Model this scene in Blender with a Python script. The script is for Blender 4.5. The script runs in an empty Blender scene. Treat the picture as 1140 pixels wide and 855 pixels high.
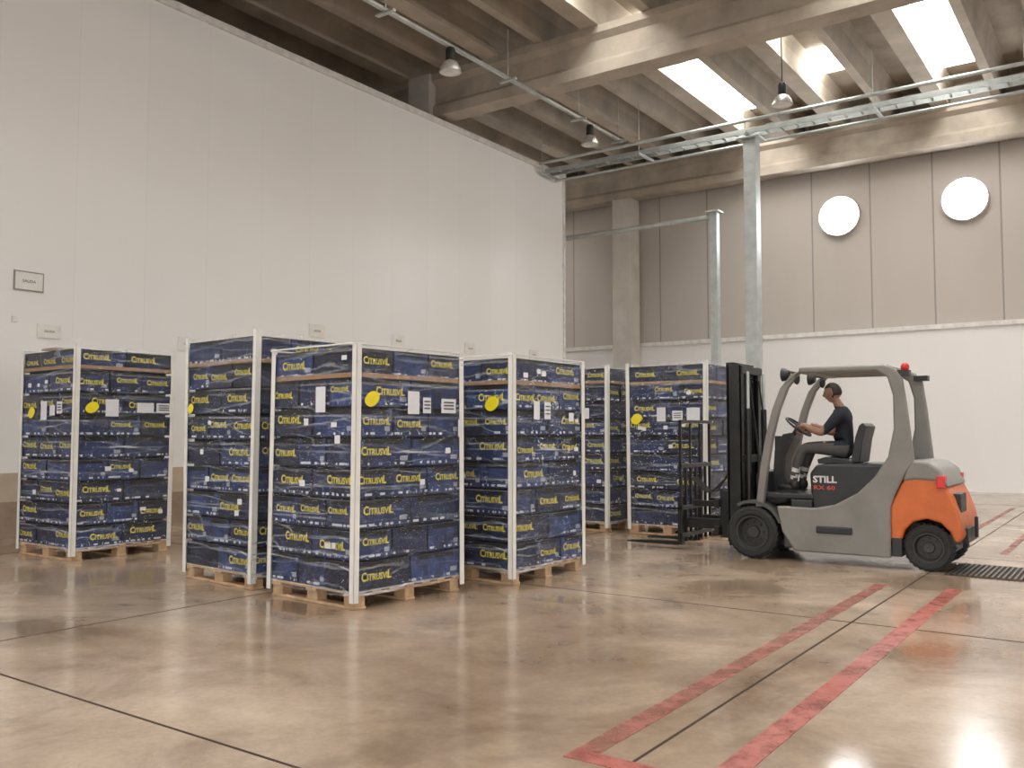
import bpy, bmesh, math, random
from mathutils import Vector, Matrix
random.seed(7)
scene = bpy.context.scene
try:
    scene.view_settings.view_transform = 'Standard'
    scene.view_settings.look = 'None'
except Exception: pass
scene.view_settings.exposure = 0.0

# ------------------------------------------------------------------ materials
def new_mat(name):
    m = bpy.data.materials.new(name); m.use_nodes = True
    nt = m.node_tree
    b = nt.nodes['Principled BSDF']
    return m, nt, b
def link(nt, a, b): nt.links.new(a, b)
def math_node(nt, op, a, b=None, c=None):
    n = nt.nodes.new('ShaderNodeMath'); n.operation = op
    for i, v in enumerate((a, b, c)):
        if v is None: continue
        if isinstance(v, (int, float)): n.inputs[i].default_value = v
        else: nt.links.new(v, n.inputs[i])
    return n.outputs[0]
def mixc(nt, fac, a, b):
    n = nt.nodes.new('ShaderNodeMix'); n.data_type = 'RGBA'
    if isinstance(fac, (int, float)): n.inputs[0].default_value = fac
    else: nt.links.new(fac, n.inputs[0])
    for i, v in ((6, a), (7, b)):
        if isinstance(v, tuple): n.inputs[i].default_value = (*v, 1)
        else: nt.links.new(v, n.inputs[i])
    return n.outputs[2]
def ramp(nt, fac, stops):
    r = nt.nodes.new('ShaderNodeValToRGB')
    while len(r.color_ramp.elements) < len(stops): r.color_ramp.elements.new(0.5)
    for e, (p, c) in zip(r.color_ramp.elements, stops):
        e.position = p; e.color = (*c, 1) if isinstance(c, tuple) else (c, c, c, 1)
    nt.links.new(fac, r.inputs[0]); return r.outputs[0]
def noise(nt, vec, scale, detail=4, rough=.55, dist=0):
    n = nt.nodes.new('ShaderNodeTexNoise')
    n.inputs['Scale'].default_value = scale; n.inputs['Detail'].default_value = detail
    n.inputs['Roughness'].default_value = rough; n.inputs['Distortion'].default_value = dist
    if vec is not None: nt.links.new(vec, n.inputs['Vector'])
    return n.outputs[0]
def wave(nt, vec, scale, dist, detail=3, dscale=1.0):
    n = nt.nodes.new('ShaderNodeTexWave'); n.wave_type='BANDS'; n.bands_direction='Z'
    n.inputs['Scale'].default_value = scale; n.inputs['Distortion'].default_value = dist
    n.inputs['Detail'].default_value = detail; n.inputs['Detail Scale'].default_value = dscale
    nt.links.new(vec, n.inputs['Vector']); return n.outputs['Fac']
def objco(nt, kind='Object'):
    return nt.nodes.new('ShaderNodeTexCoord').outputs[kind]
def mapping(nt, vec, scale=(1,1,1), rot=(0,0,0)):
    n = nt.nodes.new('ShaderNodeMapping')
    n.inputs['Scale'].default_value = scale; n.inputs['Rotation'].default_value = rot
    nt.links.new(vec, n.inputs['Vector']); return n.outputs[0]
def bump(nt, b, h, strength=.2, dist=.01):
    n = nt.nodes.new('ShaderNodeBump'); n.inputs['Strength'].default_value = strength
    n.inputs['Distance'].default_value = dist
    nt.links.new(h, n.inputs['Height']); nt.links.new(n.outputs[0], b.inputs['Normal'])
def simple(name, col, rough=.5, metal=0., var=.15, scale=6., bumps=0., spec=.5):
    m, nt, b = new_mat(name)
    v = objco(nt); f = noise(nt, v, scale)
    c2 = tuple(max(0, c*(1-var)) for c in col); c1 = tuple(min(1, c*(1+var)) for c in col)
    link(nt, ramp(nt, f, [(.3, c2), (.7, c1)]), b.inputs['Base Color'])
    b.inputs['Roughness'].default_value = rough; b.inputs['Metallic'].default_value = metal
    b.inputs['Specular IOR Level'].default_value = spec
    if bumps: bump(nt, b, noise(nt, v, scale*6), bumps, .005)
    return m
def emissive(name, col, s):
    m, nt, b = new_mat(name)
    f = noise(nt, objco(nt), 1.5)
    b.inputs['Base Color'].default_value = (.8, .8, .8, 1)
    link(nt, ramp(nt, f, [(.2, tuple(c*.93 for c in col)), (.8, col)]), b.inputs['Emission Color'])
    b.inputs['Emission Strength'].default_value = s
    return m

# floor ----------------------------------------------------------
M_floor, nt, b = new_mat('concrete_floor')
v = objco(nt)
big = noise(nt, v, .38, 5, .6, .8); mid = noise(nt, v, 1.1, 9, .66, .5); fine = noise(nt, v, 22, 6, .7)
c = ramp(nt, big, [(.34, (.225, .155, .105)), (.48, (.34, .255, .185)), (.64, (.48, .385, .305))])
c2 = ramp(nt, mid, [(.30, (.55, .51, .48)), (.48, (.90, .885, .87)), (.70, (1.12, 1.11, 1.10))])
mu = nt.nodes.new('ShaderNodeMix'); mu.data_type = 'RGBA'; mu.blend_type = 'MULTIPLY'; mu.inputs[0].default_value = .9
link(nt, c, mu.inputs[6]); link(nt, c2, mu.inputs[7])
c3 = ramp(nt, fine, [(.3, .88), (.7, 1.05)])
mu2 = nt.nodes.new('ShaderNodeMix'); mu2.data_type = 'RGBA'; mu2.blend_type = 'MULTIPLY'; mu2.inputs[0].default_value = 1
link(nt, mu.outputs[2], mu2.inputs[6]); link(nt, c3, mu2.inputs[7])
link(nt, mu2.outputs[2], b.inputs['Base Color'])
link(nt, ramp(nt, noise(nt, v, 1.1, 6, .65), [(.3, .08), (.7, .27)]), b.inputs['Roughness'])
b.inputs['Specular IOR Level'].default_value = .95
bump(nt, b, noise(nt, v, 7, 5, .6), .05, .01)

def panel_wall(name, axis, pitch, off, col, var, jointcol, width=.012, rough=.5, bstr=.25, micro=0):
    m, nt, b = new_mat(name)
    v = objco(nt); s = nt.nodes.new('ShaderNodeSeparateXYZ'); link(nt, v, s.inputs[0])
    a = s.outputs[axis]
    t = math_node(nt, 'SUBTRACT', a, off); t = math_node(nt, 'DIVIDE', t, pitch)
    fr = math_node(nt, 'FRACT', t)
    d = math_node(nt, 'ABSOLUTE', math_node(nt, 'SUBTRACT', fr, .5))
    j = math_node(nt, 'GREATER_THAN', d, .5-width/pitch)
    fl = math_node(nt, 'FLOOR', t)
    wn = nt.nodes.new('ShaderNodeTexWhiteNoise'); wn.noise_dimensions = '1D'; link(nt, fl, wn.inputs['W'])
    n1 = noise(nt, mapping(nt, v, (.6, .6, .12)), 1.6, 6, .6)
    f = math_node(nt, 'ADD', math_node(nt, 'MULTIPLY', wn.outputs['Value'], .35), math_node(nt, 'MULTIPLY', n1, .65))
    base = ramp(nt, f, [(.2, tuple(x*(1-var) for x in col)), (.7, col)])
    link(nt, mixc(nt, j, base, jointcol), b.inputs['Base Color'])
    b.inputs['Roughness'].default_value = rough
    h = math_node(nt, 'SUBTRACT', 1.0, j)
    if micro:
        w = math_node(nt, 'SINE', math_node(nt, 'MULTIPLY', a, 2*math.pi/micro))
        h = math_node(nt, 'ADD', h, math_node(nt, 'MULTIPLY', w, .04))
    bump(nt, b, h, bstr, .01)
    return m
M_lwall = panel_wall('white_insulated_panel', 1, 1.15, .2, (.86, .86, .85), .03, (.80, .80, .79), .005, .38, .05, .1)
M_bwall = panel_wall('precast_wall', 0, 1.56, -2.8, (.53, .49, .455), .10, (.30, .27, .25), .02, .8)
M_white2 = panel_wall('white_painted_wall', 0, 4.0, -1.0, (.84, .83, .83), .05, (.78, .77, .76), .006, .5, .08)
M_plinth, nt, b = new_mat('plinth_concrete')
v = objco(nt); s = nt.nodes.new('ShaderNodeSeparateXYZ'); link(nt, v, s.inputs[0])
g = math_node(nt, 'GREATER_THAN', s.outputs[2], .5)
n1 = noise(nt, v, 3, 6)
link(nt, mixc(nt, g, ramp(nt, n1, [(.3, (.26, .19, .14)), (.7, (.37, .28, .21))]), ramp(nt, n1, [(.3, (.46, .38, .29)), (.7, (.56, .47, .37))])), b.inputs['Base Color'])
b.inputs['Roughness'].default_value = .8
M_trim = simple('painted_trim', (.72, .71, .68), .5)
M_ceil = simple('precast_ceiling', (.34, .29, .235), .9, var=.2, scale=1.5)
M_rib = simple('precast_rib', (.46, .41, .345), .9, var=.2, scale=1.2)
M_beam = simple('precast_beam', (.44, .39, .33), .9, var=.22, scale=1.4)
M_col = simple('precast_column', (.6, .57, .53), .85, var=.1, scale=1.4)
M_sky = emissive('skylight_panel', (1, .98, .93), 17)
M_win = emissive('window_daylight', (.95, .98, 1), 30)
M_galv = simple('galvanised_steel', (.50, .54, .54), .42, .55, .12, 5)
def paint(name, ca, cb, p0, a0, p1, a1):
    m, nt, b = new_mat(name); v = objco(nt)
    link(nt, ramp(nt, noise(nt, v, 7, 5), [(.3, ca), (.7, cb)]), b.inputs['Base Color'])
    b.inputs['Roughness'].default_value = .35
    tr = nt.nodes.new('ShaderNodeBsdfTransparent'); mx = nt.nodes.new('ShaderNodeMixShader')
    link(nt, ramp(nt, noise(nt, v, 5, 8, .75), [(p0, a0), (p1, a1)]), mx.inputs[0])
    link(nt, tr.outputs[0], mx.inputs[1]); link(nt, b.outputs[0], mx.inputs[2])
    link(nt, mx.outputs[0], nt.nodes['Material Output'].inputs[0]); return m
M_red = paint('worn_red_paint', (.33, .075, .06), (.46, .155, .13), .32, .3, .54, .92)
M_red2 = paint('faded_red_paint', (.38, .12, .09), (.46, .19, .155), .36, .15, .60, .75)
M_joint = simple('joint_filler', (.06, .045, .035), .95, spec=.05)
M_wood = simple('pallet_wood', (.52, .35, .21), .75, var=.3, scale=7, bumps=.3)
M_kraft = simple('kraft_cardboard', (.33, .20, .12), .8, var=.2, scale=8)
M_post = simple('white_corner_board', (.80, .79, .75), .5, var=.06)
M_yel = simple('yellow_print', (.74, .64, .06), .5, var=.08)
M_lemon = simple('lemon_sticker', (.85, .72, .02), .4, var=.05)
M_paper = simple('white_paper', (.72, .73, .77), .6, var=.04)
M_dark = simple('dark_core', (.003, .004, .008), .8)  # near-black filler whose colour supplies the shade seen between cartons
M_blk = simple('black_plastic', (.018, .018, .02), .45, var=.2)
M_mast = simple('black_mast_steel', (.022, .021, .02), .38, .3, .3)
M_grey = simple('warm_grey_paint', (.205, .195, .175), .42, var=.12, scale=3)
M_dgrey = simple('dark_grey_paint', (.075, .073, .07), .45, var=.1)
M_frame = simple('sign_frame', (.30, .27, .25), .5)
M_org = simple('orange_paint', (.56, .13, .03), .4, var=.12, scale=4)
M_tyre = simple('tyre_rubber', (.02, .02, .02), .75, var=.3, scale=20)
M_hub = simple('wheel_hub', (.05, .048, .045), .5, .3)
M_redl = simple('tail_light_red', (.6, .02, .015), .25)
M_lens = simple('lamp_glass', (.75, .75, .72), .15)
M_alu = simple('lamp_reflector', (.6, .6, .58), .35, .6)
M_skin = simple('skin', (.31, .17, .115), .5, var=.08, scale=20)
M_hair = simple('dark_hair', (.018, .012, .01), .6)
M_shirt = simple('navy_tshirt', (.010, .013, .022), .85, var=.2, scale=12)
M_pants = simple('grey_work_trousers', (.08, .075, .07), .85, var=.15, scale=12)
M_refl = simple('reflective_band', (.62, .62, .58), .4)
M_shoe = simple('work_shoe', (.02, .018, .016), .5)
M_eye = simple('eye_dark', (.02, .015, .012), .2)
M_still = simple('light_lettering', (.62, .6, .58), .5)
M_redt = simple('red_lettering', (.5, .06, .03), .5)
M_ink = simple('sign_ink', (.05, .05, .06), .6)

# carton material
M_box, nt, b = new_mat('blue_carton')
uvn = nt.nodes.new('ShaderNodeUVMap'); uvn.uv_map = 'UVMap'
s = nt.nodes.new('ShaderNodeSeparateXYZ'); link(nt, uvn.outputs[0], s.inputs[0])
U, V = s.outputs[0], s.outputs[1]
at = nt.nodes.new('ShaderNodeAttribute'); at.attribute_name = 'rnd'; R = at.outputs['Fac']
base = ramp(nt, R, [(0, (.004, .009, .036)), (.5, (.009, .021, .080)), (1, (.019, .046, .165))])
ob = objco(nt)
blot = ramp(nt, noise(nt, ob, 9, 3, .6, .6), [(.35, .5), (.7, 1.45)])
mb = nt.nodes.new('ShaderNodeMix'); mb.data_type='RGBA'; mb.blend_type='MULTIPLY'; mb.inputs[0].default_value=1
link(nt, base, mb.inputs[6]); link(nt, blot, mb.inputs[7])
art = math_node(nt, 'MULTIPLY', math_node(nt, 'GREATER_THAN', noise(nt, ob, 17, 2, .5, 1.0), .62), math_node(nt, 'LESS_THAN', V, .55))
col = mixc(nt, math_node(nt, 'MULTIPLY', art, .20), mb.outputs[2], (.12, .21, .46))
band = math_node(nt, 'MULTIPLY', math_node(nt, 'LESS_THAN', V, .15), math_node(nt, 'GREATER_THAN', V, .06))
dn = noise(nt, mapping(nt, ob, (1, 1, .1)), 22, 1, .5)
dash = math_node(nt, 'MULTIPLY', band, math_node(nt, 'GREATER_THAN', dn, .54))
dash = math_node(nt, 'MULTIPLY', dash, math_node(nt, 'GREATER_THAN', R, .25))
col = mixc(nt, math_node(nt, 'MULTIPLY', dash, .85), col, (.66, .70, .76))
blk = math_node(nt, 'MULTIPLY', math_node(nt, 'MULTIPLY', math_node(nt, 'GREATER_THAN', U, .80), math_node(nt, 'LESS_THAN', U, .94)), math_node(nt, 'MULTIPLY', math_node(nt, 'GREATER_THAN', V, .2), math_node(nt, 'LESS_THAN', V, .38)))
blk = math_node(nt, 'MULTIPLY', blk, math_node(nt, 'GREATER_THAN', R, .55))
col = mixc(nt, math_node(nt, 'MULTIPLY', blk, .6), col, (.5, .54, .62))
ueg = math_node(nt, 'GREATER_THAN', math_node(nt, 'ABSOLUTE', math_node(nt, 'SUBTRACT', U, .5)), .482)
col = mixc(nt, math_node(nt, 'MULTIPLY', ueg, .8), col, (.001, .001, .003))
du = math_node(nt, 'ABSOLUTE', math_node(nt, 'SUBTRACT', U, .5))
slot = math_node(nt, 'MULTIPLY', math_node(nt, 'LESS_THAN', du, .36), math_node(nt, 'GREATER_THAN', V, .82))  # shaded opening of the tray painted dark; no notch is cut
col = mixc(nt, slot, col, (.002, .002, .004))
link(nt, col, b.inputs['Base Color']); b.inputs['Roughness'].default_value = .5

# stretch film
M_film, nt, b = new_mat('stretch_film')
ob = objco(nt)
w1 = wave(nt, mapping(nt, ob, (.25, .25, 1), (.30, .22, 0)), 1.7, 7, 4, 1.2)
w2 = wave(nt, mapping(nt, ob, (.3, .3, 1), (-.35, -.28, 0)), 2.3, 9, 4, 1.5)
w3 = wave(nt, mapping(nt, ob, (.1, .1, 1), (.06, -.05, 0)), 1.1, 1.5, 2, .8)
amt = ramp(nt, noise(nt, ob, 2.2, 3), [(.38, .10), (.65, 1.0)])
r1 = ramp(nt, w1, [(.965, 0.), (1., .40)]); r2 = ramp(nt, w2, [(.97, 0.), (1., .38)]); r3 = ramp(nt, w3, [(.985, 0.), (1., .45)])
rid = math_node(nt, 'MULTIPLY', math_node(nt, 'ADD', math_node(nt, 'ADD', r1, r2), r3), amt)  # film wrinkles, with their glints painted in as whitish diffuse streaks
dif = nt.nodes.new('ShaderNodeBsdfDiffuse'); dif.inputs['Color'].default_value = (.70, .76, .85, 1)
glo = nt.nodes.new('ShaderNodeBsdfGlossy'); glo.inputs['Color'].default_value = (1, 1, 1, 1); glo.inputs['Roughness'].default_value = .07
bn = nt.nodes.new('ShaderNodeBump'); bn.inputs['Strength'].default_value = 1.0; bn.inputs['Distance'].default_value = .10
hh = math_node(nt, 'ADD', noise(nt, mapping(nt, ob, (1.3, 1.3, 6), (.25, .2, 0)), 3.0, 5, .65, .8), math_node(nt, 'MULTIPLY', w1, .3))
link(nt, hh, bn.inputs['Height']); link(nt, bn.outputs[0], glo.inputs['Normal'])
tr = nt.nodes.new('ShaderNodeBsdfTransparent'); mx = nt.nodes.new('ShaderNodeMixShader'); mx2 = nt.nodes.new('ShaderNodeMixShader')
link(nt, rid, mx.inputs[0]); link(nt, tr.outputs[0], mx.inputs[1]); link(nt, dif.outputs[0], mx.inputs[2])
mx2.inputs[0].default_value = .055
link(nt, mx.outputs[0], mx2.inputs[1]); link(nt, glo.outputs[0], mx2.inputs[2])
link(nt, mx2.outputs[0], nt.nodes['Material Output'].inputs[0])

# ------------------------------------------------------------------ mesh builder
class MB:
    def __init__(s): s.v=[]; s.f=[]; s.m=[]; s.uv=[]; s.r=[]
    def add(s, vs, fs, mi=0, uvs=None, rnd=0.):
        o=len(s.v); s.v += [tuple(p) for p in vs]
        for k, f in enumerate(fs):
            s.f.append([i+o for i in f]); s.m.append(mi)
            s.uv.append(uvs[k] if uvs else None); s.r.append(rnd)
    def box(s, a, b, mi=0, M=None, rnd=0., sideuv=False):
        (x0,y0,z0),(x1,y1,z1)=a,b
        vs=[Vector(p) for p in ((x0,y0,z0),(x1,y0,z0),(x1,y1,z0),(x0,y1,z0),(x0,y0,z1),(x1,y0,z1),(x1,y1,z1),(x0,y1,z1))]
        if M: vs=[M@p for p in vs]
        fs=[(0,1,5,4),(1,2,6,5),(2,3,7,6),(3,0,4,7),(4,5,6,7),(3,2,1,0)]
        q=[(0,0),(1,0),(1,1),(0,1)]; uvs=[q,q,q,q,[(.3,.5)]*4,[(.3,.5)]*4] if sideuv else None
        s.add(vs,fs,mi,uvs,rnd)
    def prism(s, poly, y0, y1, mi=0, axis='y'):
        n=len(poly)
        def P(a,t,b):
            return (a,t,b) if axis=='y' else ((t,a,b) if axis=='x' else (a,b,t))
        vs=[P(a,y0,b) for a,b in poly]+[P(a,y1,b) for a,b in poly]
        fs=[tuple(range(n)),tuple(range(2*n-1,n-1,-1))]+[(i,(i+1)%n,n+(i+1)%n,n+i) for i in range(n)]
        s.add(vs,fs,mi)
    def tube(s, pts, r, n=8, mi=0, closed=False, caps=True):
        pts=[Vector(p) for p in pts]; k=len(pts); rings=[]
        rr = r if isinstance(r,(list,tuple)) else [r]*k
        up=None
        for i,p in enumerate(pts):
            a=pts[i-1] if (i>0 or closed) else p; c=pts[(i+1)%k] if (i<k-1 or closed) else p
            t=(c-a).normalized()
            if up is None:
                up=Vector((0,0,1)) if abs(t.z)<.9 else Vector((0,1,0))
            sd=t.cross(up).normalized(); up=sd.cross(t).normalized()
            rings.append([p+(sd*math.cos(2*math.pi*j/n)+up*math.sin(2*math.pi*j/n))*rr[i] for j in range(n)])
        vs=[q for ring in rings for q in ring]; fs=[]
        for i in range(k if closed else k-1):
            i2=(i+1)%k
            for j in range(n):
                fs.append((i*n+j,i*n+(j+1)%n,i2*n+(j+1)%n,i2*n+j))
        if caps and not closed:
            fs.append(tuple(range(n-1,-1,-1))); fs.append(tuple(range((k-1)*n,k*n)))
        s.add(vs,fs,mi)
    def cyl(s,p0,p1,r0,r1=None,n=20,mi=0): s.tube([p0,p1],[r0,r0 if r1 is None else r1],n,mi)
    def lathe(s, prof, c, axis='y', n=32, mi=0):
        vs=[];fs=[];k=len(prof)
        for r,h in prof:
            for j in range(n):
                a=2*math.pi*j/n; ca,sa=r*math.cos(a),r*math.sin(a)
                p=(ca,h,sa) if axis=='y' else ((h,ca,sa) if axis=='x' else (ca,sa,h))
                vs.append((c[0]+p[0],c[1]+p[1],c[2]+p[2]))
        for i in range(k-1):
            for j in range(n): fs.append((i*n+j,i*n+(j+1)%n,(i+1)*n+(j+1)%n,(i+1)*n+j))
        s.add(vs,fs,mi)
    def sphere(s,c,r,n=16,m=10,mi=0,M=None):
        vs=[];fs=[]
        for i in range(m+1):
            th=math.pi*i/m
            for j in range(n):
                ph=2*math.pi*j/n
                p=Vector((r[0]*math.sin(th)*math.cos(ph),r[1]*math.sin(th)*math.sin(ph),r[2]*math.cos(th)))
                if M: p=M@p
                vs.append(Vector(c)+p)
        for i in range(m):
            for j in range(n): fs.append((i*n+j,i*n+(j+1)%n,(i+1)*n+(j+1)%n,(i+1)*n+j))
        s.add(vs,fs,mi)
    def obj(s,name,mats,parent=None,smooth=False,bevel=0,loc=None,recalc=True,seg=2,offs=None):
        me=bpy.data.meshes.new(name)
        vs=s.v
        if offs: vs=[(a-offs[0],b-offs[1],c-offs[2]) for a,b,c in vs]
        me.from_pydata(vs,[],s.f)
        for m in mats: me.materials.append(m)
        me.polygons.foreach_set('material_index',s.m)
        if any(u for u in s.uv):
            uvl=me.uv_layers.new(name='UVMap'); data=[]
            for f,u in zip(s.f,s.uv):
                for t in range(len(f)): data += list(u[t]) if u else [0,.5]
            uvl.data.foreach_set('uv',data)
            a=me.attributes.new('rnd','FLOAT','FACE'); a.data.foreach_set('value',s.r)
        if recalc:
            bm=bmesh.new(); bm.from_mesh(me); bmesh.ops.recalc_face_normals(bm,faces=bm.faces); bm.to_mesh(me); bm.free()
        if smooth:
            me.polygons.foreach_set('use_smooth',[True]*len(me.polygons))
            try: me.set_sharp_from_angle(angle=.7)
            except Exception: pass
        ob=bpy.data.objects.new(name,me); scene.collection.objects.link(ob)
        if parent: ob.parent=parent
        if loc: ob.location=loc
        if bevel:
            md=ob.modifiers.new('bevel','BEVEL'); md.width=bevel; md.segments=seg; md.limit_method='ANGLE'; md.angle_limit=.6
        return ob
def empty(name,loc=(0,0,0),rot=0):
    e=bpy.data.objects.new(name,None); e.location=loc; e.rotation_euler=(0,0,rot); e.empty_display_size=.3
    scene.collection.objects.link(e); return e

def text_geo(parts, bold=.01):
    V=[];F=[];x=0
    for body,size in parts:
        cu=bpy.data.curves.new('t','FONT'); cu.body=body; cu.size=size; cu.resolution_u=2; cu.offset=bold*size
        o=bpy.data.objects.new('t',cu); scene.collection.objects.link(o)
        dg=bpy.context.evaluated_depsgraph_get(); dg.update()
        me=bpy.data.meshes.new_from_object(o.evaluated_get(dg))
        xs=[p.co.x for p in me.vertices]; mn,mxx=min(xs),max(xs); o0=len(V)
        V+= [(p.co.x-mn+x,p.co.y) for p in me.vertices]
        F+= [[i+o0 for i in p.vertices] for p in me.polygons]
        x+= mxx-mn+.06*size
        bpy.data.objects.remove(o); bpy.data.meshes.remove(me)
    return V,F,x
LOGO=text_geo([('C',1.3),('ITRUSVI',1.0),('L',1.3)],.024)

# ------------------------------------------------------------------ room
def single(name,mats,fn,**k):
    m=MB(); fn(m); return m.obj(name,mats,**k)
single('floor',[M_floor],lambda m:m.box((-40,-40,-.2),(45,25.4,0)))
single('wall_left',[M_lwall],lambda m:m.box((-30,-12,0),(-13,20.9,8.55)))
single('trim_1',[M_trim],lambda m:(m.box((-13.02,-12,8.5),(-12.94,20.95,8.62)),m.box((-13.02,20.86,.9),(-12.97,20.95,8.5))))
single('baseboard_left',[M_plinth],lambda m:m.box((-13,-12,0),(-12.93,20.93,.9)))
single('wall_back',[M_bwall],lambda m:m.box((-40,25.2,0),(30,25.5,10.6)))
single('wall_back_lower',[M_white2],lambda m:m.box((-30,25.0,0),(30,25.2,4.15)))
single('trim_2',[M_trim],lambda m:m.box((-30,24.95,4.12),(30,25.2,4.24)))
for i,x in enumerate((-6.72,-3.6,-.48,2.64)):
    m=MB(); n=40
    m.lathe([(.0,-.02),(.53,-.02)],(x,25.19,7.42),'y',n,0)
    m.lathe([(.53,0),(.53,-.12),(.57,-.12),(.57,.02)],(x,25.19,7.42),'y',n,1)
    m.obj('window_%d'%(i+1),[M_win,M_bwall],recalc=False)
PX=1.25
sky=[(-9,-7.75,17.0,23.6),(-9,-7.75,9.5,14.5),(-4.0,-2.75,16.9,23.6),(-6.5,-5.25,17.6,19.3),(-6.5,-5.25,20.9,22.3),(-4.0,-2.75,8,15),(1,2.25,16.9,23.5),
     (1,2.25,8,15),(-9,-7.75,-1,6),(-4.0,-2.75,-1,6),(1,2.25,-1,6),(-1.5,-.25,8,15),(4.75,6,0,6),(4.75,6,8,15),(-6.5,-5.25,-2,5),(6,7.25,17,23),(-17.75,-16.5,17.5,23.5),(-20.25,-19,17.5,23.5)]  # unseen rows extended for floor light; last two added to light the back wall
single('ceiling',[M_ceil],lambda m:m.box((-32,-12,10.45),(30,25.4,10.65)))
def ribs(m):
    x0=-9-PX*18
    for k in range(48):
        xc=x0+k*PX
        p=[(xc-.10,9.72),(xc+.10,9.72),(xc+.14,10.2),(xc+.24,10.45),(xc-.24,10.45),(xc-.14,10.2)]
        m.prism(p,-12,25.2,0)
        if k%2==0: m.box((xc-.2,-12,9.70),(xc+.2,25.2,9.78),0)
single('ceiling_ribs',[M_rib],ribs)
for i,(a,b_,c_,d_) in enumerate(sky):
    single('skylight',[M_sky],lambda m:m.box((a+.25,c_,10.36),(b_-.25,d_,10.44)))
def beam(m,y):
    p=[(y-.25,8.72),(y+.25,8.72),(y+.25,8.95),(y+.16,9.05),(y+.16,9.45),(y+.3,9.55),(y+.3,9.70),(y-.3,9.70),(y-.3,9.55),(y-.16,9.45),(y-.16,9.05),(y-.25,8.95)]
    m.prism(p,-32,30,0,'x')
single('concrete_roof_beam',[M_beam],lambda m:beam(m,15.8))
single('concrete_roof_beam',[M_beam],lambda m:beam(m,24.75))
single('concrete_roof_beam',[M_beam],lambda m:beam(m,6.8))
single('concrete_column',[M_col],lambda m:m.box((-13.85,15.42,8.5),(-13.2,16.15,9.72)),bevel=.02)
single('concrete_column',[M_col],lambda m:m.box((-13.4,24.4,0),(-12.75,24.98,8.71)),bevel=.02)

def steel_col(m,x,y,z1,w):
    m.box((x-w/2,y-w/2,0),(x+w/2,y+w/2,z1)); m.box((x-w*.9,y-w*.9,z1),(x+w*.9,y+w*.9,z1+.05)); m.box((x-w,y-w,0),(x+w,y+w,.03))
single('steel_column',[M_galv],lambda m:steel_col(m,-7.3,20.0,8.25,.30),bevel=.015)
def pipe2(m):
    steel_col(m,-9.05,22,7.2,.2); m.tube([(-9.05,22,7.1),(-16,22,7.1)],.07,10)
single('steel_column',[M_galv],pipe2,bevel=.01)
def tray(m):
    for y in (19.85,20.15):
        m.box((-12.92,y-.015,8.38),(14,y+.015,8.50))
    x=-12.9
    while x<14: m.box((x,19.85,8.40),(x+.04,20.15,8.43)); x+=.35
    m.tube([(-12.92,19.6,8.60),(14,19.6,8.60)],.045,8); m.tube([(-12.92,20.35,8.30),(14,20.35,8.30)],.035,8)
    for x in (-12.85,-10,-7.3,-4.5,-1.7,1,4):
        m.box((x-.03,19.55,8.30),(x+.03,20.45,8.36)); m.tube([(x,19.6,8.35),(x,19.6,9.69)],.012,6)
single('cable_tray',[M_galv],tray)
CXX=-10.4
def cond(m):
    m.box((CXX-.035,2,8.645),(CXX+.035,19.5,8.70))
    for y in (5,8,11,14.6,17.4,19.3):
        m.tube([(CXX,y,8.69),(CXX,y,9.69)],.012,6); m.box((CXX-.2,y-.04,8.61),(CXX+.2,y+.04,8.65))
single('cable_conduit',[M_galv],cond)
def lamp(x,y,z,top):
    e=empty('pendant_lamp',(x,y,z)); m=MB()
    m.lathe([(.0,.34),(.07,.34),(.09,.30),(.09,.12),(.07,.10)],(0,0,0),'z',20,0)
    m.lathe([(.07,.10),(.13,.06),(.19,-.04),(.21,-.12),(.2,-.12),(.17,-.05),(.0,.0)],(0,0,0),'z',28,1)
    m.lathe([(.0,-.10),(.19,-.11),(.19,-.13),(.0,-.13)],(0,0,0),'z',24,2)
    if top-z>.4: m.tube([(0,0,.34),(0,0,top-z)],.012,6,0)
    m.obj('shade',[M_blk,M_alu,M_lens],e,True,recalc=False)
lamp(CXX,12.75,8.30,8.6); lamp(CXX,17.9,8.30,8.6); lamp(-6.0,18.3,8.42,10.36); lamp(CXX,8.2,8.30,8.6)

SIGN=text_geo([('SALIDA',1)],.01)
def sign(y,z,w,h,frame=False,txt=True):
    m=MB(); x=-12.99
    if frame:
        m.box((-13,y-w/2,z-h/2),(x+.01,y+w/2,z+h/2),1); m.box((x,y-w/2+.018,z-h/2+.018),(x+.014,y+w/2-.018,z+h/2-.018),0)
    else: m.box((-13,y-w/2,z-h/2),(x+.01,y+w/2,z+h/2),0)
    if txt:
        sc=w*.45/SIGN[2]
        m.add([(x+.017,y-w*.22+a*sc,z-.35*sc+c*sc) for a,c in SIGN[0]],SIGN[1],2)
    m.obj('wall_sign',[M_post,M_frame,M_ink],recalc=False)
sign(6.43,3.62,.42,.28,True); sign(6.74,2.93,.34,.2); sign(6.25,3.06,.08,.08,False,False)
sign(9.05,2.93,.34,.22)
for y,z in ((11.9,3.42),(14.2,3.42),(16.7,3.45),(19.4,3.5)): sign(y,z,.4,.25)

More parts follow.
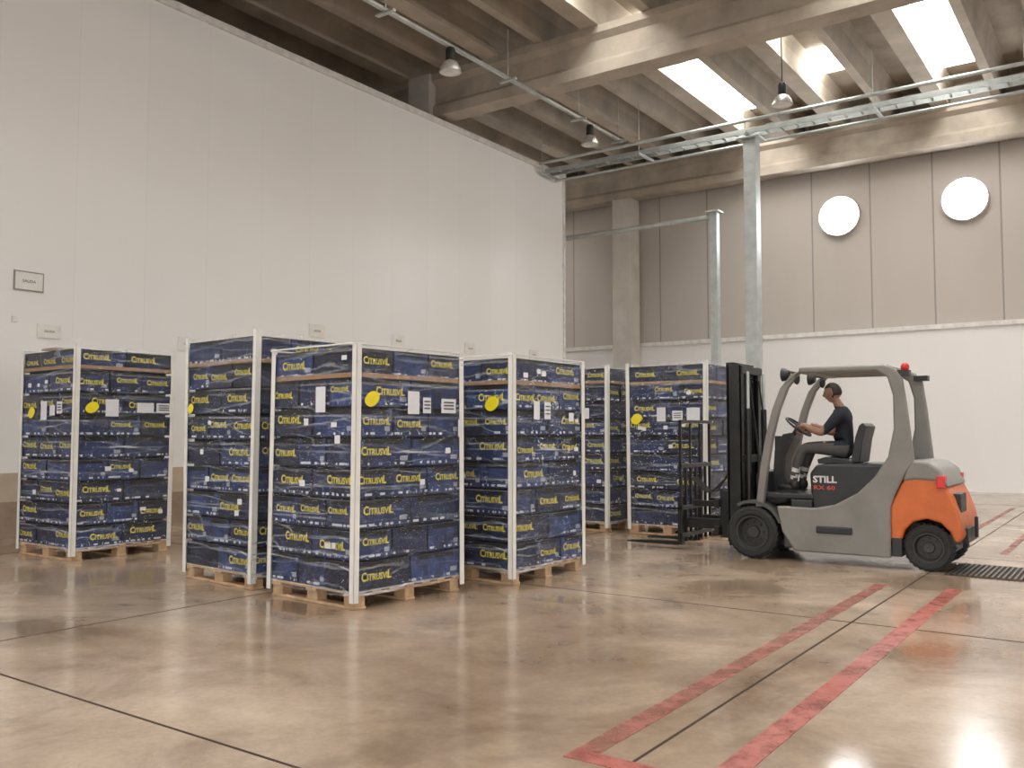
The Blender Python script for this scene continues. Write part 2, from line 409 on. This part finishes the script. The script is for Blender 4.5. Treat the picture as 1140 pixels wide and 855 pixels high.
def joints(m):
    for i in range(-6,7):
        x=-1.9+4.7*i
        if x>-12.8: m.box((x-.008,-20,0),(x+.008,25,.0015))
    for j in range(-4,6):
        y=2.72+4.5*j; m.box((-12.9,y-.008,0),(30,y+.008,.0016))
single('floor_joints',[M_joint],joints)
def red(m):
    m.box((-2.19,3.62,0),(-2.07,9.2,.003),1); m.box((-1.57,-2,0),(-1.44,9.3,.003),0)
    m.box((-2.19,3.50,0),(-1.57,3.62,.003),0)
    m.box((-1.49,12.3,0),(-1.41,21,.003),1); m.box((-2.20,12.6,0),(-2.12,20,.003),1)
single('floor_marking_lines',[M_red,M_red2],red)
def grate(m):
    m.box((-1.75,10.15,0),(-.5,11.15,.006),1)
    for i in range(24): m.box((-1.72+i*.05,10.18,.006),(-1.70+i*.05,11.12,.014),0)
single('floor_drain_grate',[M_dgrey,M_joint],grate)

# ------------------------------------------------------------------ pallets of cartons
def stack(x,y,rot,w,d,n,lh,labels=(),kraft=(),seed=1,topboard=False,lean=0.0):
    rd=random.Random(seed)
    e=empty('pallet_of_fruit_cartons',(x,y,0),rot)
    hw,hd=w/2,d/2
    m=MB()
    for yy in (-hd+.07,0,hd-.07):
        m.box((-hw,yy-.06,0),(hw,yy+.06,.022))
        for xx in (-hw+.08,0,hw-.08): m.box((xx-.07,yy-.055,.022),(xx+.07,yy+.055,.10))
    for xx in (-hw+.08,0,hw-.08): m.box((xx-.07,-hd,.10),(xx+.07,hd,.122))
    k=7
    for i in range(k):
        yy=-hd+.055+(d-.11)*i/(k-1); m.box((-hw,yy-.05,.122),(hw,yy+.05,.144))
    m.obj('pallet',[M_wood],e,bevel=.004,seg=1)
    z0=.146; H=n*lh
    m=MB(); L=MB()
    m.box((-hw+.05,-hd+.05,z0),(hw-.05,hd-.05,z0+H-.05),1,sideuv=True)
    for i in range(n):
        za=z0+i*lh; zb=za+lh-.028
        cuts_x=[0,1/3,2/3,1] if (i+seed)%2 else [0,.5,1]
        cuts_y=[0,.5,1] if (i+seed)%2 else [0,1/3,2/3,1]
        NX,NY=len(cuts_x)-1,len(cuts_y)-1
        for ix in range(NX):
            for iy in range(NY):
                if 0<ix<NX-1 and 0<iy<NY-1: continue
                j=lambda:rd.uniform(-.012,.007)
                xa=-hw+w*cuts_x[ix]+.007+(j() if ix==0 else 0); xb=-hw+w*cuts_x[ix+1]-.007+(j() if ix==NX-1 else 0)
                ya=-hd+d*cuts_y[iy]+.007+(j() if iy==0 else 0); yb=-hd+d*cuts_y[iy+1]-.007+(j() if iy==NY-1 else 0)
                m.box((xa,ya,za),(xb,yb,zb),0,rnd=rd.random(),sideuv=True)
                def logo(face):
                    if rd.random()<.36: return
                    ext=(xb-xa) if face in 'SN' else (yb-ya)
                    lw=min(.34,ext*rd.uniform(.68,.84)); sc=lw/LOGO[2]
                    o=(ext-lw)/2*.8
                    if face in 'SN': cx=(xa+xb)/2+rd.uniform(-o,o)
                    else: cx=(ya+yb)/2+rd.uniform(-o,o)
                    cz=za+lh*rd.choice((.38,.46,.52)); V=[]
                    for a,c_ in LOGO[0]:
                        t=(a-LOGO[2]/2)*sc; zz=cz+c_*sc*1.15-.3*sc
                        if face=='S': V.append((cx+t,ya-.003,zz))
                        elif face=='N': V.append((cx-t,yb+.003,zz))
                        elif face=='E': V.append((xb+.003,cx+t,zz))
                        else: V.append((xa-.003,cx-t,zz))
                    L.add(V,LOGO[1],0)
                if iy==0: logo('S')
                if iy==NY-1: logo('N')
                if ix==NX-1: logo('E')
                if ix==0: logo('W')
    top=z0+H
    for zk in kraft:
        m.box((-hw-.004,-hd-.004,zk),(hw+.004,hd+.004,zk+.04),2,sideuv=True)
    m.obj('cartons',[M_box,M_dark,M_kraft],e,recalc=False)
    L.obj('carton_lettering',[M_yel],e,recalc=False)
    m=MB(); g=.014
    N=10; K=16
    pts=[]
    for s_ in range(4):
        for t in range(N):
            f=t/N
            P=[(-hw-g+(w+2*g)*f,-hd-g),(hw+g,-hd-g+(d+2*g)*f),(hw+g-(w+2*g)*f,hd+g),(-hw-g,hd+g-(d+2*g)*f)][s_]
            pts.append(P)
    vs=[]
    for k in range(K+1):
        z=.10+(top+.01-.10)*k/K
        for q,(px,py) in enumerate(pts):
            dj=0 if q%N==0 else rd.uniform(-.007,.006)
            l=math.hypot(px,py); vs.append((px*(1+dj/l),py*(1+dj/l),z))
    fs=[]; T=len(pts)
    for k in range(K):
        for q in range(T): fs.append((k*T+q,k*T+(q+1)%T,(k+1)*T+(q+1)%T,(k+1)*T+q))
    m.add(vs,fs,0)
    m.obj('stretch_wrap',[M_film],e,True,recalc=False)
    m=MB()
    for sx in (-1,1):
        for sy in (-1,1):
            cx,cy=sx*(hw+.022),sy*(hd+.022); ln=rd.uniform(-.035,.035)
            z1=top+rd.uniform(0,.03)
            def sh(a,b): 
                M=Matrix.Identity(4); M[0][2]=ln/2.2; M[1][2]=lean/2.2; M[0][3]=-ln/2
                m.box(tuple(map(min,a,b)),tuple(map(max,a,b)),0,M)
            pw=.055
            sh((cx,cy,.06),(cx-sx*pw,cy-sy*.006,z1)); sh((cx,cy,.06),(cx-sx*.006,cy-sy*pw,z1))
    if topboard:
        for sx in (-1,1): m.box((sx*(hw+.02)-.03,-hd,top),(sx*(hw+.02)+.004,hd,top+.012))
        for sy in (-1,1): m.box((-hw,sy*(hd+.02)-.02,top),(hw,sy*(hd+.02)+.004,top+.012))
    m.obj('corner_boards',[M_post],e)
    m=MB()
    for face,t,z,lw,lhh,kind in labels:
        if face=='S': c=(-hw+w*t,-hd-.026)
        else: c=(hw+.026,-hd+d*t)
        if kind=='lemon':
            n_=24; V=[]
            for q in range(n_):
                a=2*math.pi*q/n_; r=1+.12*max(0,math.cos(a))**8+.1*max(0,-math.cos(a))**8
                A,B=lw/2*math.cos(a)*r,lhh/2*math.sin(a)
                V.append((c[0]+A,c[1],z+B+A*.2) if face=='S' else (c[0],c[1]+A,z+B+A*.2))
            m.add(V,[tuple(range(n_))],1)
        else:
            if face=='S': m.add([(c[0]-lw/2,c[1],z-lhh/2),(c[0]+lw/2,c[1],z-lhh/2),(c[0]+lw/2,c[1],z+lhh/2),(c[0]-lw/2,c[1],z+lhh/2)],[(0,1,2,3)],0)
            else: m.add([(c[0],c[1]-lw/2,z-lhh/2),(c[0],c[1]+lw/2,z-lhh/2),(c[0],c[1]+lw/2,z+lhh/2),(c[0],c[1]-lw/2,z+lhh/2)],[(0,1,2,3)],0)
            if kind=='text':
                for q in range(3):
                    zz=z+lhh*(.25-.22*q)
                    if face=='E': m.add([(c[0]+.003,c[1]-lw*.35,zz-.006),(c[0]+.003,c[1]+lw*.35,zz-.006),(c[0]+.003,c[1]+lw*.35,zz+.006),(c[0]+.003,c[1]-lw*.35,zz+.006)],[(0,1,2,3)],2)
                    else: m.add([(c[0]-lw*.35,c[1]-.003,zz-.006),(c[0]+lw*.35,c[1]-.003,zz-.006),(c[0]+lw*.35,c[1]-.003,zz+.006),(c[0]-lw*.35,c[1]-.003,zz+.006)],[(0,1,2,3)],2)
    if labels: m.obj('labels',[M_paper,M_lemon,M_ink],e,recalc=False)
    return e,top
R=math.radians
def small(seed,n=7):
    r=random.Random(seed+50)
    return [(r.choice('SE'),r.uniform(.15,.9),r.choice((.5,.76,1.02,1.28,1.54,2.05))+r.uniform(-.03,.05),r.uniform(.05,.08),r.uniform(.035,.055),'p') for _ in range(n)]
stack(-5.86,6.01,R(-4.5),1.14,1.27,8,.256,[('E',.12,1.74,.15,.13,'lemon'),('E',.50,1.72,.14,.20,'p'),('E',.63,1.70,.10,.14,'text'),('E',.85,1.70,.19,.13,'text'),('E',.97,1.5,.05,.16,'p'),('S',.62,1.74,.13,.22,'p'),('S',.45,1.55,.06,.06,'p'),('S',.82,1.4,.07,.07,'p')]+small(1),(1.92,),1,True)
stack(-7.33,6.13,R(-5),1.18,1.22,9,.25,[('S',.08,1.7,.1,.1,'lemon'),('S',.8,.7,.07,.05,'p')]+small(2,10),(2.12,),2)
stack(-10.58,6.12,R(-1),1.24,1.22,9,.256,[('S',.22,1.7,.15,.13,'lemon'),('E',.15,1.75,.15,.13,'lemon'),('S',.46,1.72,.14,.22,'p'),('S',.62,1.72,.12,.12,'p'),('S',.75,1.75,.12,.14,'text'),('E',.35,1.75,.16,.2,'p'),('E',.7,1.76,.22,.12,'p'),('E',.9,1.76,.2,.12,'text')]+small(3,9),(2.2,),3)
stack(-5.55,7.72,R(-2),1.16,1.24,8,.258,[('S',.8,1.74,.16,.14,'lemon'),('E',.3,1.68,.1,.18,'p'),('E',.45,1.68,.11,.17,'text'),('E',.8,1.62,.09,.09,'p')]+small(4,9),(1.93,),4,True)
stack(-7.12,12.3,R(-1),1.22,1.2,9,.256,[('S',.2,1.6,.12,.12,'p'),('S',.7,1.75,.14,.16,'p')]+small(5,6),(2.2,),5)
stack(-5.58,12.35,R(-2),1.22,1.2,9,.256,[('S',.12,1.66,.17,.15,'lemon'),('S',.45,1.72,.14,.2,'p'),('S',.66,1.7,.16,.14,'text'),('S',.86,1.72,.2,.18,'p')]+small(6,9),(2.16,),6)
single('cardboard_scrap',[M_kraft],lambda m:m.box((-10.95,5.6,2.452),(-10.6,5.85,2.475)))

# ------------------------------------------------------------------ forklift
CX,CY=-2.9,10.8
F=empty('forklift',(CX,CY,0)); OFF=(CX,CY,0)
def part(name,mats,fn,**k):
    m=MB(); fn(m); return m.obj(name,mats,F,offs=OFF,**k)
frame=[(-3.22,2.20),(-2.30,2.195),(-2.19,2.15),(-2.12,2.05),(-2.08,1.75),(-2.03,1.25),(-2.02,1.14),(-2.12,1.0),(-2.22,.78),(-2.26,.66),(-2.27,.12),(-3.30,.12),(-3.44,.33),(-3.50,.62),
       (-3.30,.62),(-3.07,.615),(-2.85,.66),(-2.60,.80),(-2.42,.98),(-2.28,1.20),(-2.215,1.50),(-2.215,1.86),(-2.27,2.06),(-2.38,2.13),(-3.22,2.135)]
for y0,y1,nm in ((10.22,10.31,'side_frame_near'),(11.29,11.38,'side_frame_far')):
    part(nm,[M_grey],lambda m:m.prism(frame,y0,y1),bevel=.022,seg=3,smooth=True)
def pillars(m):
    for y in (10.27,11.33):
        P=[(-3.16,2.165),(-3.27,2.13),(-3.40,1.97),(-3.50,1.72),(-3.58,1.42),(-3.65,1.05),(-3.71,.60)]
        poly=[(a-.04,b) for a,b in P]+[(a+.05,b) for a,b in reversed(P)]
        m.prism(poly,y-.04,y+.04)
part('front_pillars',[M_grey],pillars,bevel=.015,smooth=True)
def roof(m):
    m.box((-3.22,10.25,2.13),(-3.10,11.35,2.19)); m.box((-2.42,10.25,2.13),(-2.26,11.35,2.19))
    for i in range(7):
        y=10.40+i*.133; m.box((-3.15,y-.02,2.14),(-2.35,y+.02,2.18))
part('overhead_guard',[M_grey],roof,bevel=.01)
def chassis(m):
    m.box((-3.45,10.31,.14),(-2.28,11.29,.58))
    m.box((-3.72,10.5,.14),(-3.4,11.1,.6))
    m.box((-2.3,10.5,.18),(-1.7,11.1,.5))
part('chassis',[M_dgrey],chassis,bevel=.02)
def hood(m):
    m.prism([(-3.12,.58),(-3.14,1.00),(-3.06,1.10),(-2.32,1.12),(-2.18,1.16),(-2.06,1.14),(-2.06,.6)],10.30,11.30)
part('battery_hood',[M_blk],hood,bevel=.03,smooth=True)
def stepp(m):
    m.box((-3.72,10.30,.70),(-3.10,11.30,.765),0)
    m.box((-3.34,10.24,.58),(-3.10,11.36,.70),0)
    m.prism([(-3.80,.42),(-3.82,.95),(-3.76,1.02),(-3.68,1.0),(-3.66,.6),(-3.66,.42)],10.45,11.15,0)
    m.box((-3.05,10.20,.34),(-2.66,10.24,.42),0)
part('floor_plate_and_cowl',[M_blk],stepp,bevel=.015)
def dash(m):
    m.prism([(-3.70,.76),(-3.66,1.25),(-3.56,1.44),(-3.46,1.46),(-3.44,1.38),(-3.54,1.15),(-3.56,.76)],10.66,10.94)
    m.tube([(-3.5,10.8,1.40),(-3.42,10.8,1.51)],.028,10)
    m.box((-3.74,10.9,1.25),(-3.66,11.2,1.42))
part('dashboard_and_column',[M_blk],dash,bevel=.02)
def swheel(m):
    c=Vector((-3.41,10.8,1.53)); nrm=Vector((.62,0,.78)).normalized(); u=Vector((0,1,0)); w=nrm.cross(u).normalized()
    ring=[c+u*.17*math.cos(t)+w*.17*math.sin(t) for t in [2*math.pi*i/32 for i in range(32)]]
    m.tube(ring,.014,8,0,closed=True)
    for a in (0,2.1,4.2): m.tube([c,c+u*.16*math.cos(a+1.57)+w*.16*math.sin(a+1.57)],.012,6)
    m.sphere(c,(.04,.04,.04))
part('steering_wheel',[M_blk],swheel,smooth=True)
def seat(m):
    m.prism([(-3.12,1.10),(-3.13,1.15),(-3.04,1.18),(-2.80,1.16),(-2.72,1.12),(-2.72,1.10)],10.57,11.03)
    m.prism([(-2.76,1.12),(-2.705,1.40),(-2.66,1.54),(-2.62,1.57),(-2.58,1.53),(-2.62,1.38),(-2.66,1.12)],10.58,11.02)
part('driver_seat',[M_blk],seat,bevel=.03,smooth=True)
cw=[(-2.27,.30),(-2.27,.66),(-2.16,.90),(-2.06,1.04),(-1.84,1.02),(-1.74,.94),(-1.66,.78),(-1.60,.60),(-1.57,.40),(-1.60,.33),(-1.65,.33),(-1.69,.43),(-1.78,.52),(-1.91,.555),(-2.04,.52),(-2.13,.43),(-2.17,.30)]
part('counterweight',[M_org],lambda m:m.prism(cw,10.24,11.36),bevel=.05,seg=4,smooth=True)
part('counterweight_lid',[M_grey],lambda m:m.prism([(-2.14,.94),(-2.07,1.17),(-1.88,1.15),(-1.76,1.06),(-1.69,.88),(-1.80,.95),(-2.0,.96)],10.225,11.375),bevel=.03,seg=3,smooth=True)
def rearbits(m):
    m.box((-1.66,10.45,.30),(-1.55,11.15,.46),0); m.tube([(-1.52,10.8,.34),(-1.52,10.8,.56)],.02,8,0)
    m.box((-1.80,10.205,.88),(-1.72,10.33,1.01),1); m.box((-1.80,11.27,.88),(-1.72,11.395,1.01),1)
    m.box((-1.70,10.40,.62),(-1.605,10.75,.82),0)
    m.box((-1.72,10.30,.30),(-1.60,10.46,.40),0); m.box((-2.26,10.236,.14),(-2.16,10.5,.34),0)
part('rear_bumper_and_lights',[M_blk,M_redl],rearbits,bevel=.015)
def wheel(m,x,z,y0,y1,r):
    h=(y1-y0)/2; c=(x,(y0+y1)/2,z)
    m.lathe([(r*.62,-h*.8),(r*.72,-h),(r*.9,-h),(r,-h*.75),(r,h*.75),(r*.9,h),(r*.72,h),(r*.62,h*.8)],c,'y',36,0)
    m.lathe([(0,-h*.45),(r*.22,-h*.5),(r*.25,-h*.3),(r*.5,-h*.25),(r*.58,-h*.85),(r*.64,-h*.85),(r*.64,h*.85),(0,h*.5)],c,'y',28,1)
    for k in range(8):
        a=k*math.pi/4; p=(x+r*.37*math.cos(a),c[1]-h*.26,z+r*.37*math.sin(a)); m.cyl(p,(p[0],p[1]-.025,p[2]),.012,mi=1,n=6)
    for k in range(26):
        a=2*math.pi*k/26
        M=Matrix.Translation(Vector(c))@Matrix.Rotation(-a,4,'Y')
        m.box((r-.006,-h*.78,-.012),(r+.008,h*.78,.012),0,M)
for nm,(x,z,y0,y1,r) in {'front_wheel_near':(-3.79,.305,10.20,10.45,.297),'front_wheel_far':(-3.79,.305,11.15,11.40,.297),'rear_wheel_near':(-1.91,.25,10.27,10.47,.242),'rear_wheel_far':(-1.91,.25,11.13,11.33,.242)}.items():
    part(nm,[M_tyre,M_hub],lambda m:wheel(m,x,z,y0,y1,r),smooth=True)
def fender(m):
    for y0,y1 in ((10.22,10.46),(11.14,11.38)):
        o=[];i_=[]
        for k in range(9):
            a=R(20+k*12.5); o.append((-3.79+.37*math.cos(a),.305+.37*math.sin(a))); i_.append((-3.79+.335*math.cos(a),.305+.335*math.sin(a)))
        m.prism(o+i_[::-1],y0,y1)
part('fenders',[M_dgrey],fender,smooth=True)
def mast(m):
    for y,s in ((10.50,1),(11.10,-1)):
        m.box((-4.16,y-.05,.10),(-3.99,y-.03,2.28)) if s>0 else m.box((-4.16,y+.03,.10),(-3.99,y+.05,2.28))
        m.box((-4.16,y-.05,.10),(-4.14,y+.05,2.28)); m.box((-4.01,y-.05,.10),(-3.99,y+.05,2.28))
        m.box((-4.20,y+s*.05-.012,.14),(-4.05,y+s*.05+.012,2.31)); m.box((-4.20,y+s*.03-.02,.14),(-4.185,y+s*.07+.02,2.31))
        m.cyl((-3.93,y+s*.03,.2),(-3.93,y+s*.03,1.75),.035,mi=0,n=12); m.cyl((-3.93,y+s*.03,1.75),(-3.93,y+s*.03,2.2),.02,mi=1,n=10)
        m.box((-4.12,y+s*.12-.012,.5),(-4.10,y+s*.12+.012,2.2))
        m.tube([(-3.86,y+s*.1,.4),(-3.84,y+s*.12,1.2),(-3.95,y+s*.14,2.1),(-4.1,y+s*.16,2.15)],.012,6)
        m.tube([(-4.08,y+s*.18,.5),(-4.08,y+s*.18,2.15)],.013,6); m.tube([(-4.08,y+s*.22,.5),(-4.08,y+s*.22,2.15)],.013,6)
    for z in (.18,1.1,2.18): m.box((-4.02,10.46,z),(-3.97,11.14,z+.09))
    m.box((-4.20,10.52,2.24),(-4.10,11.08,2.32)); m.box((-4.20,10.55,1.62),(-4.15,11.05,1.70))
    m.cyl((-4.06,10.8,.25),(-4.06,10.8,1.5),.04,mi=0,n=12)
    m.cyl((-4.1,10.60,2.12),(-4.1,10.66,2.12),.07,n=16); m.cyl((-4.1,10.94,2.12),(-4.1,11.0,2.12),.07,n=16)
    for y in (10.48,11.12): m.cyl((-3.99,y,.62),(-3.6,y,.56),.03)
part('mast',[M_mast,M_galv],mast,bevel=.003,seg=1)
def carriage(m):
    for z in (.22,.55): m.box((-4.34,10.42,z),(-4.28,11.18,z+.10))
    for y in (10.55,11.05): m.box((-4.30,y-.03,.18),(-4.20,y+.03,.75)); m.box((-4.74,y-.035,.28),(-4.3,y+.035,.40)); m.box((-4.66,y-.02,.55),(-4.3,y+.02,.62))
    for z in (.16,.50,1.02): m.box((-4.78,10.38,z),(-4.74,11.32,z+.05))
    for i in range(7):
        y=10.38+i*.152; m.box((-4.78,y,.10),(-4.745,y+.03,1.08 if i not in (0,6) else 1.62))
    m.box((-4.78,10.38,1.58),(-4.745,11.32,1.62)); 
    for i in (2,4): m.box((-4.78,10.38+i*.152,1.0),(-4.75,10.40+i*.152,1.6))
    for i in range(4):
        m.tube([(-4.2,10.6+.06*i,1.0),(-4.35,10.6+.06*i,.75+.04*i),(-4.5,10.58+.06*i,.72),(-4.7,10.56+.06*i,.9)],.011,6)
    for y in (10.52,11.08):
        m.box((-4.84,y-.055,.06),(-4.79,y+.055,.66)); m.prism([(-4.84,.05),(-4.84,.10),(-5.1,.095),(-5.55,.07),(-5.55,.055)],y-.055,y+.055)
part('carriage_and_forks',[M_mast],carriage,bevel=.003,seg=1)
def lights(m):
    for y in (10.30,11.30):
        m.tube([(-3.25,y,2.14),(-3.36,y,2.16)],.014,6,0)
        m.lathe([(0,.05),(.045,.05),(.075,.0),(.08,-.03),(.07,-.035)],(-3.40,y,2.13),'x',18,0)
        m.lathe([(0,-.03),(.07,-.034)],(-3.40,y,2.13),'x',18,1)
        m.sphere((-3.27,y+.02,2.08),(.035,.05,.07),12,8,0)
    m.box((-2.17,10.24,2.06),(-2.05,10.36,2.13),0); m.sphere((-2.10,10.30,2.16),(.045,.045,.05),14,8,2); m.box((-2.2,11.24,2.06),(-2.05,11.36,2.12),0)
part('work_lights_and_beacon',[M_blk,M_lens,M_redl],lights,smooth=True)
def lettering(m):
    T=text_geo([('STILL',1)],.035); sc=.27/T[2]
    m.add([(-3.10+a*sc,10.297,.90+c*sc*.9) for a,c in T[0]],T[1],0)
    T2=text_geo([('RX 60',1)],.02); sc=.24/T2[2]
    m.add([(-3.09+a*sc,10.297,.82+c*sc*.7) for a,c in T2[0]],T2[1],1)
part('side_lettering',[M_still,M_redt],lettering,recalc=False)

# ------------------------------------------------------------------ driver
def skin_mesh(islands,sub=2):
    me=bpy.data.meshes.new('sk'); V=[];E=[];Rr=[];roots=[]
    for pts,rad,edges in islands:
        o=len(V); roots.append(o); V+=pts; Rr+=rad; E+=[(a+o,b+o) for a,b in edges]
    me.from_pydata(V,E,[]); ob=bpy.data.objects.new('sk',me); scene.collection.objects.link(ob)
    md=ob.modifiers.new('s','SKIN'); md.use_smooth_shade=True
    sv=me.skin_vertices[0].data
    for i,r in enumerate(Rr):
        sv[i].radius=r if isinstance(r,tuple) else (r,r); sv[i].use_root=(i in roots)
    sb=ob.modifiers.new('u','SUBSURF'); sb.levels=sub; sb.render_levels=sub
    dg=bpy.context.evaluated_depsgraph_get(); dg.update()
    out=bpy.data.meshes.new_from_object(ob.evaluated_get(dg)); bpy.data.objects.remove(ob); return out
D=empty('forklift_driver',(-2.9,10.8,1.2)); DO=Vector((-2.9,10.8,1.2))
def put(me,name,mats,pick=None,shift=True):
    for m in mats: me.materials.append(m)
    for p in me.polygons:
        p.use_smooth=True
        if pick: p.material_index=pick(p.center)
    if shift: me.transform(Matrix.Translation(-DO))
    ob=bpy.data.objects.new(name,me); scene.collection.objects.link(ob); ob.parent=D; return ob
yc=10.8
pts=[(-2.86,yc,1.27),(-2.855,yc,1.42),(-2.87,yc,1.57),(-2.89,yc,1.67),(-2.92,yc,1.75),(-2.95,yc,1.80),(-2.975,yc,1.87)]
rad=[(.15,.12),(.145,.11),(.165,.12),(.12,.09),(.062,.062),(.054,.054),(.05,.05)]
edges=[(0,1),(1,2),(2,3),(3,4),(4,5),(5,6)]
hands=[]
for s in (-1,1):
    o=len(pts)
    pts+=[(-2.895,yc+s*.135,1.665),(-2.91,yc+s*.195,1.63),(-2.99,yc+s*.235,1.53),(-3.07,yc+s*.25,1.455),(-3.19,yc+s*.225,1.50),(-3.30,yc+s*.19,1.555)]
    rad+=[.078,.074,.058,.050,.044,.030]; edges+=[(3,o)]+[(o+i,o+i+1) for i in range(5)]
    hands.append((s,Vector(pts[-1])))
    o=len(pts)
    pts+=[(-2.87,yc+s*.10,1.26),(-3.08,yc+s*.14,1.285),(-3.30,yc+s*.17,1.285),(-3.37,yc+s*.17,1.12),(-3.42,yc+s*.17,.93),(-3.43,yc+s*.17,.85)]
    rad+=[.105,.088,.068,.060,.047,.045]; edges+=[(0,o)]+[(o+i,o+i+1) for i in range(5)]
me=skin_mesh([(pts,rad,edges)],2)
def pick(c):
    if c.z<1.33 and c.x<-2.95 or c.z<1.30:
        if abs(c.z-1.02)<.025 or abs(c.z-.94)<.02: return 3
        return 2
    if c.x<-3.03 and c.z>1.35: return 0
    if c.z>1.765 : return 0
    return 1
put(me,'body',[M_skin,M_shirt,M_pants,M_refl],pick)
m=MB()
for s in (-1,1):
    y=yc+s*.17
    m.sphere((-3.42,y,.84),(.06,.045,.07),14,10); m.sphere((-3.50,y-.0,.81),(.115,.047,.045),16,10); m.box((-3.60,y-.042,.766),(-3.38,y+.042,.785))
m.v=[(a-DO.x,b-DO.y,c-DO.z) for a,b,c in m.v]
m.obj('shoes',[M_shoe],D,True)
wc=Vector((-3.41,10.8,1.53)); wn=Vector((.62,0,.78)).normalized()
for s,wr in hands:
    w=wn.cross(Vector((0,1,0))).normalized()
    if w.x<0: w=-w
    ang=R(28); g=wc+Vector((0,s,0))*.17*math.cos(ang)+w*.17*math.sin(ang)
    f=(g-wr); f.normalize(); nrm=-(wn-f*wn.dot(f)).normalized(); side=f.cross(nrm).normalized()
    m=MB(); pm=Matrix((f,side,nrm)).transposed()
    pc=g-nrm*.026-f*.02
    m.sphere(pc-f*.01,(.052,.042,.017),16,10,0,pm)
    m.tube([wr,pc-f*.03],[.028,.024],12)
    m.v=[(a-DO.x,b-DO.y,c-DO.z) for a,b,c in m.v]
    m.obj('palm',[M_skin],D,True)
    isl=[]
    for k,(lat,ln) in enumerate(((-.030,.92),(-.010,1.05),(.010,1.0),(.029,.8))):
        p0=pc+side*lat+f*.015; P=[p0]; cur=p0
        for a,l in ((5,.032*ln),(55,.036*ln),(120,.026*ln),(175,.020*ln)):
            a=R(a); cur=cur+(f*math.cos(a)+nrm*math.sin(a))*l; P.append(cur)
        isl.append(([tuple(q) for q in P],[.0095,.0095,.009,.0085,.007],[(i,i+1) for i in range(4)]))
    ts=side if (side.y*s)<0 else -side
    p0=pc+ts*.025-f*.02; P=[p0,p0+ts*.03+f*.012+nrm*.006,p0+ts*.04+f*.035+nrm*.022,p0+ts*.035+f*.052+nrm*.035]
    isl.append(([tuple(q) for q in P],[.012,.011,.0095,.008],[(0,1),(1,2),(2,3)]))
    put(skin_mesh(isl,1),'fingers',[M_skin])
m=MB(); n=40; k=30
def headpt(th,ph):
    d=Vector((math.sin(th)*math.cos(ph),math.sin(th)*math.sin(ph),math.cos(th)))
    x,y,z=d.x*.098,d.y*.076,d.z*.118
    front=max(0,-d.x)
    if z<-.01:
        t=min(1,(-z-.01)/.1); y*=1-.30*t; 
        if x>0: x*=1-.45*t
        else: x*=1-.12*t
    def g(cz,cy,sz,sy): return math.exp(-((z-cz)/sz)**2-((y-cy)/sy)**2)*front
    x-= .026*g(-.018,0,.018,.012)+.012*g(.005,0,.022,.010)
    x-= .008*g(-.052,0,.012,.022)
    x-= .010*g(-.092,0,.018,.025)
    x-= .006*g(.030,0,.010,.05)
    x+= .010*(g(.008,.030,.012,.014)+g(.008,-.030,.012,.014))
    hair = (z>.055) or (d.x>.12 and z>-.045 )
    if hair: x*=1.07; y*=1.07; z=z*1.05
    return Vector((x,y,z)),hair
hvs=[];flags=[]
for i in range(k+1):
    for j in range(n):
        p,hh=headpt(math.pi*i/k,2*math.pi*j/n); hvs.append(p); flags.append(hh)
rot=Matrix.Rotation(R(-8),4,'Y'); hc=Vector((-3.0,yc,1.925))-DO
vs=[hc+rot@p for p in hvs]
for i in range(k):
    for j in range(n):
        f=(i*n+j,i*n+(j+1)%n,(i+1)*n+(j+1)%n,(i+1)*n+j)
        m.f.append(list(f)); m.m.append(1 if sum(flags[q] for q in f)>=3 else 0); m.uv.append(None); m.r.append(0)
m.v=[tuple(p) for p in vs]
def addat(c,r,mi):
    m.sphere(hc+rot@Vector(c),r,12,8,mi)
for s in (-1,1):
    addat((.005,s*.076,-.005),(.017,.009,.030),0); addat((.012,s*.070,-.045),(.012,.008,.02),1)
    addat((-.082,s*.030,.008),(.010,.012,.009),2)
    addat((-.090,s*.030,.028),(.006,.018,.005),1)
addat((-.092,0,-.056),(.008,.022,.003),3)
m.obj('head',[M_skin,M_hair,M_eye,M_redt],D,True)

# ------------------------------------------------------------------ light
wd=bpy.data.worlds.new('daylight'); scene.world=wd; wd.use_nodes=True
bg=wd.node_tree.nodes['Background']; bg.inputs[0].default_value=(1,.985,.975,1); bg.inputs[1].default_value=1.85

# ------------------------------------------------------------------ camera
cam=bpy.data.cameras.new('camera'); co=bpy.data.objects.new('camera',cam); scene.collection.objects.link(co)
co.location=(0,0,1.45); co.rotation_euler=(R(90+3.15),0,R(35.2)); cam.sensor_width=36; cam.lens=1000/1140*36; cam.clip_end=200
scene.camera=co
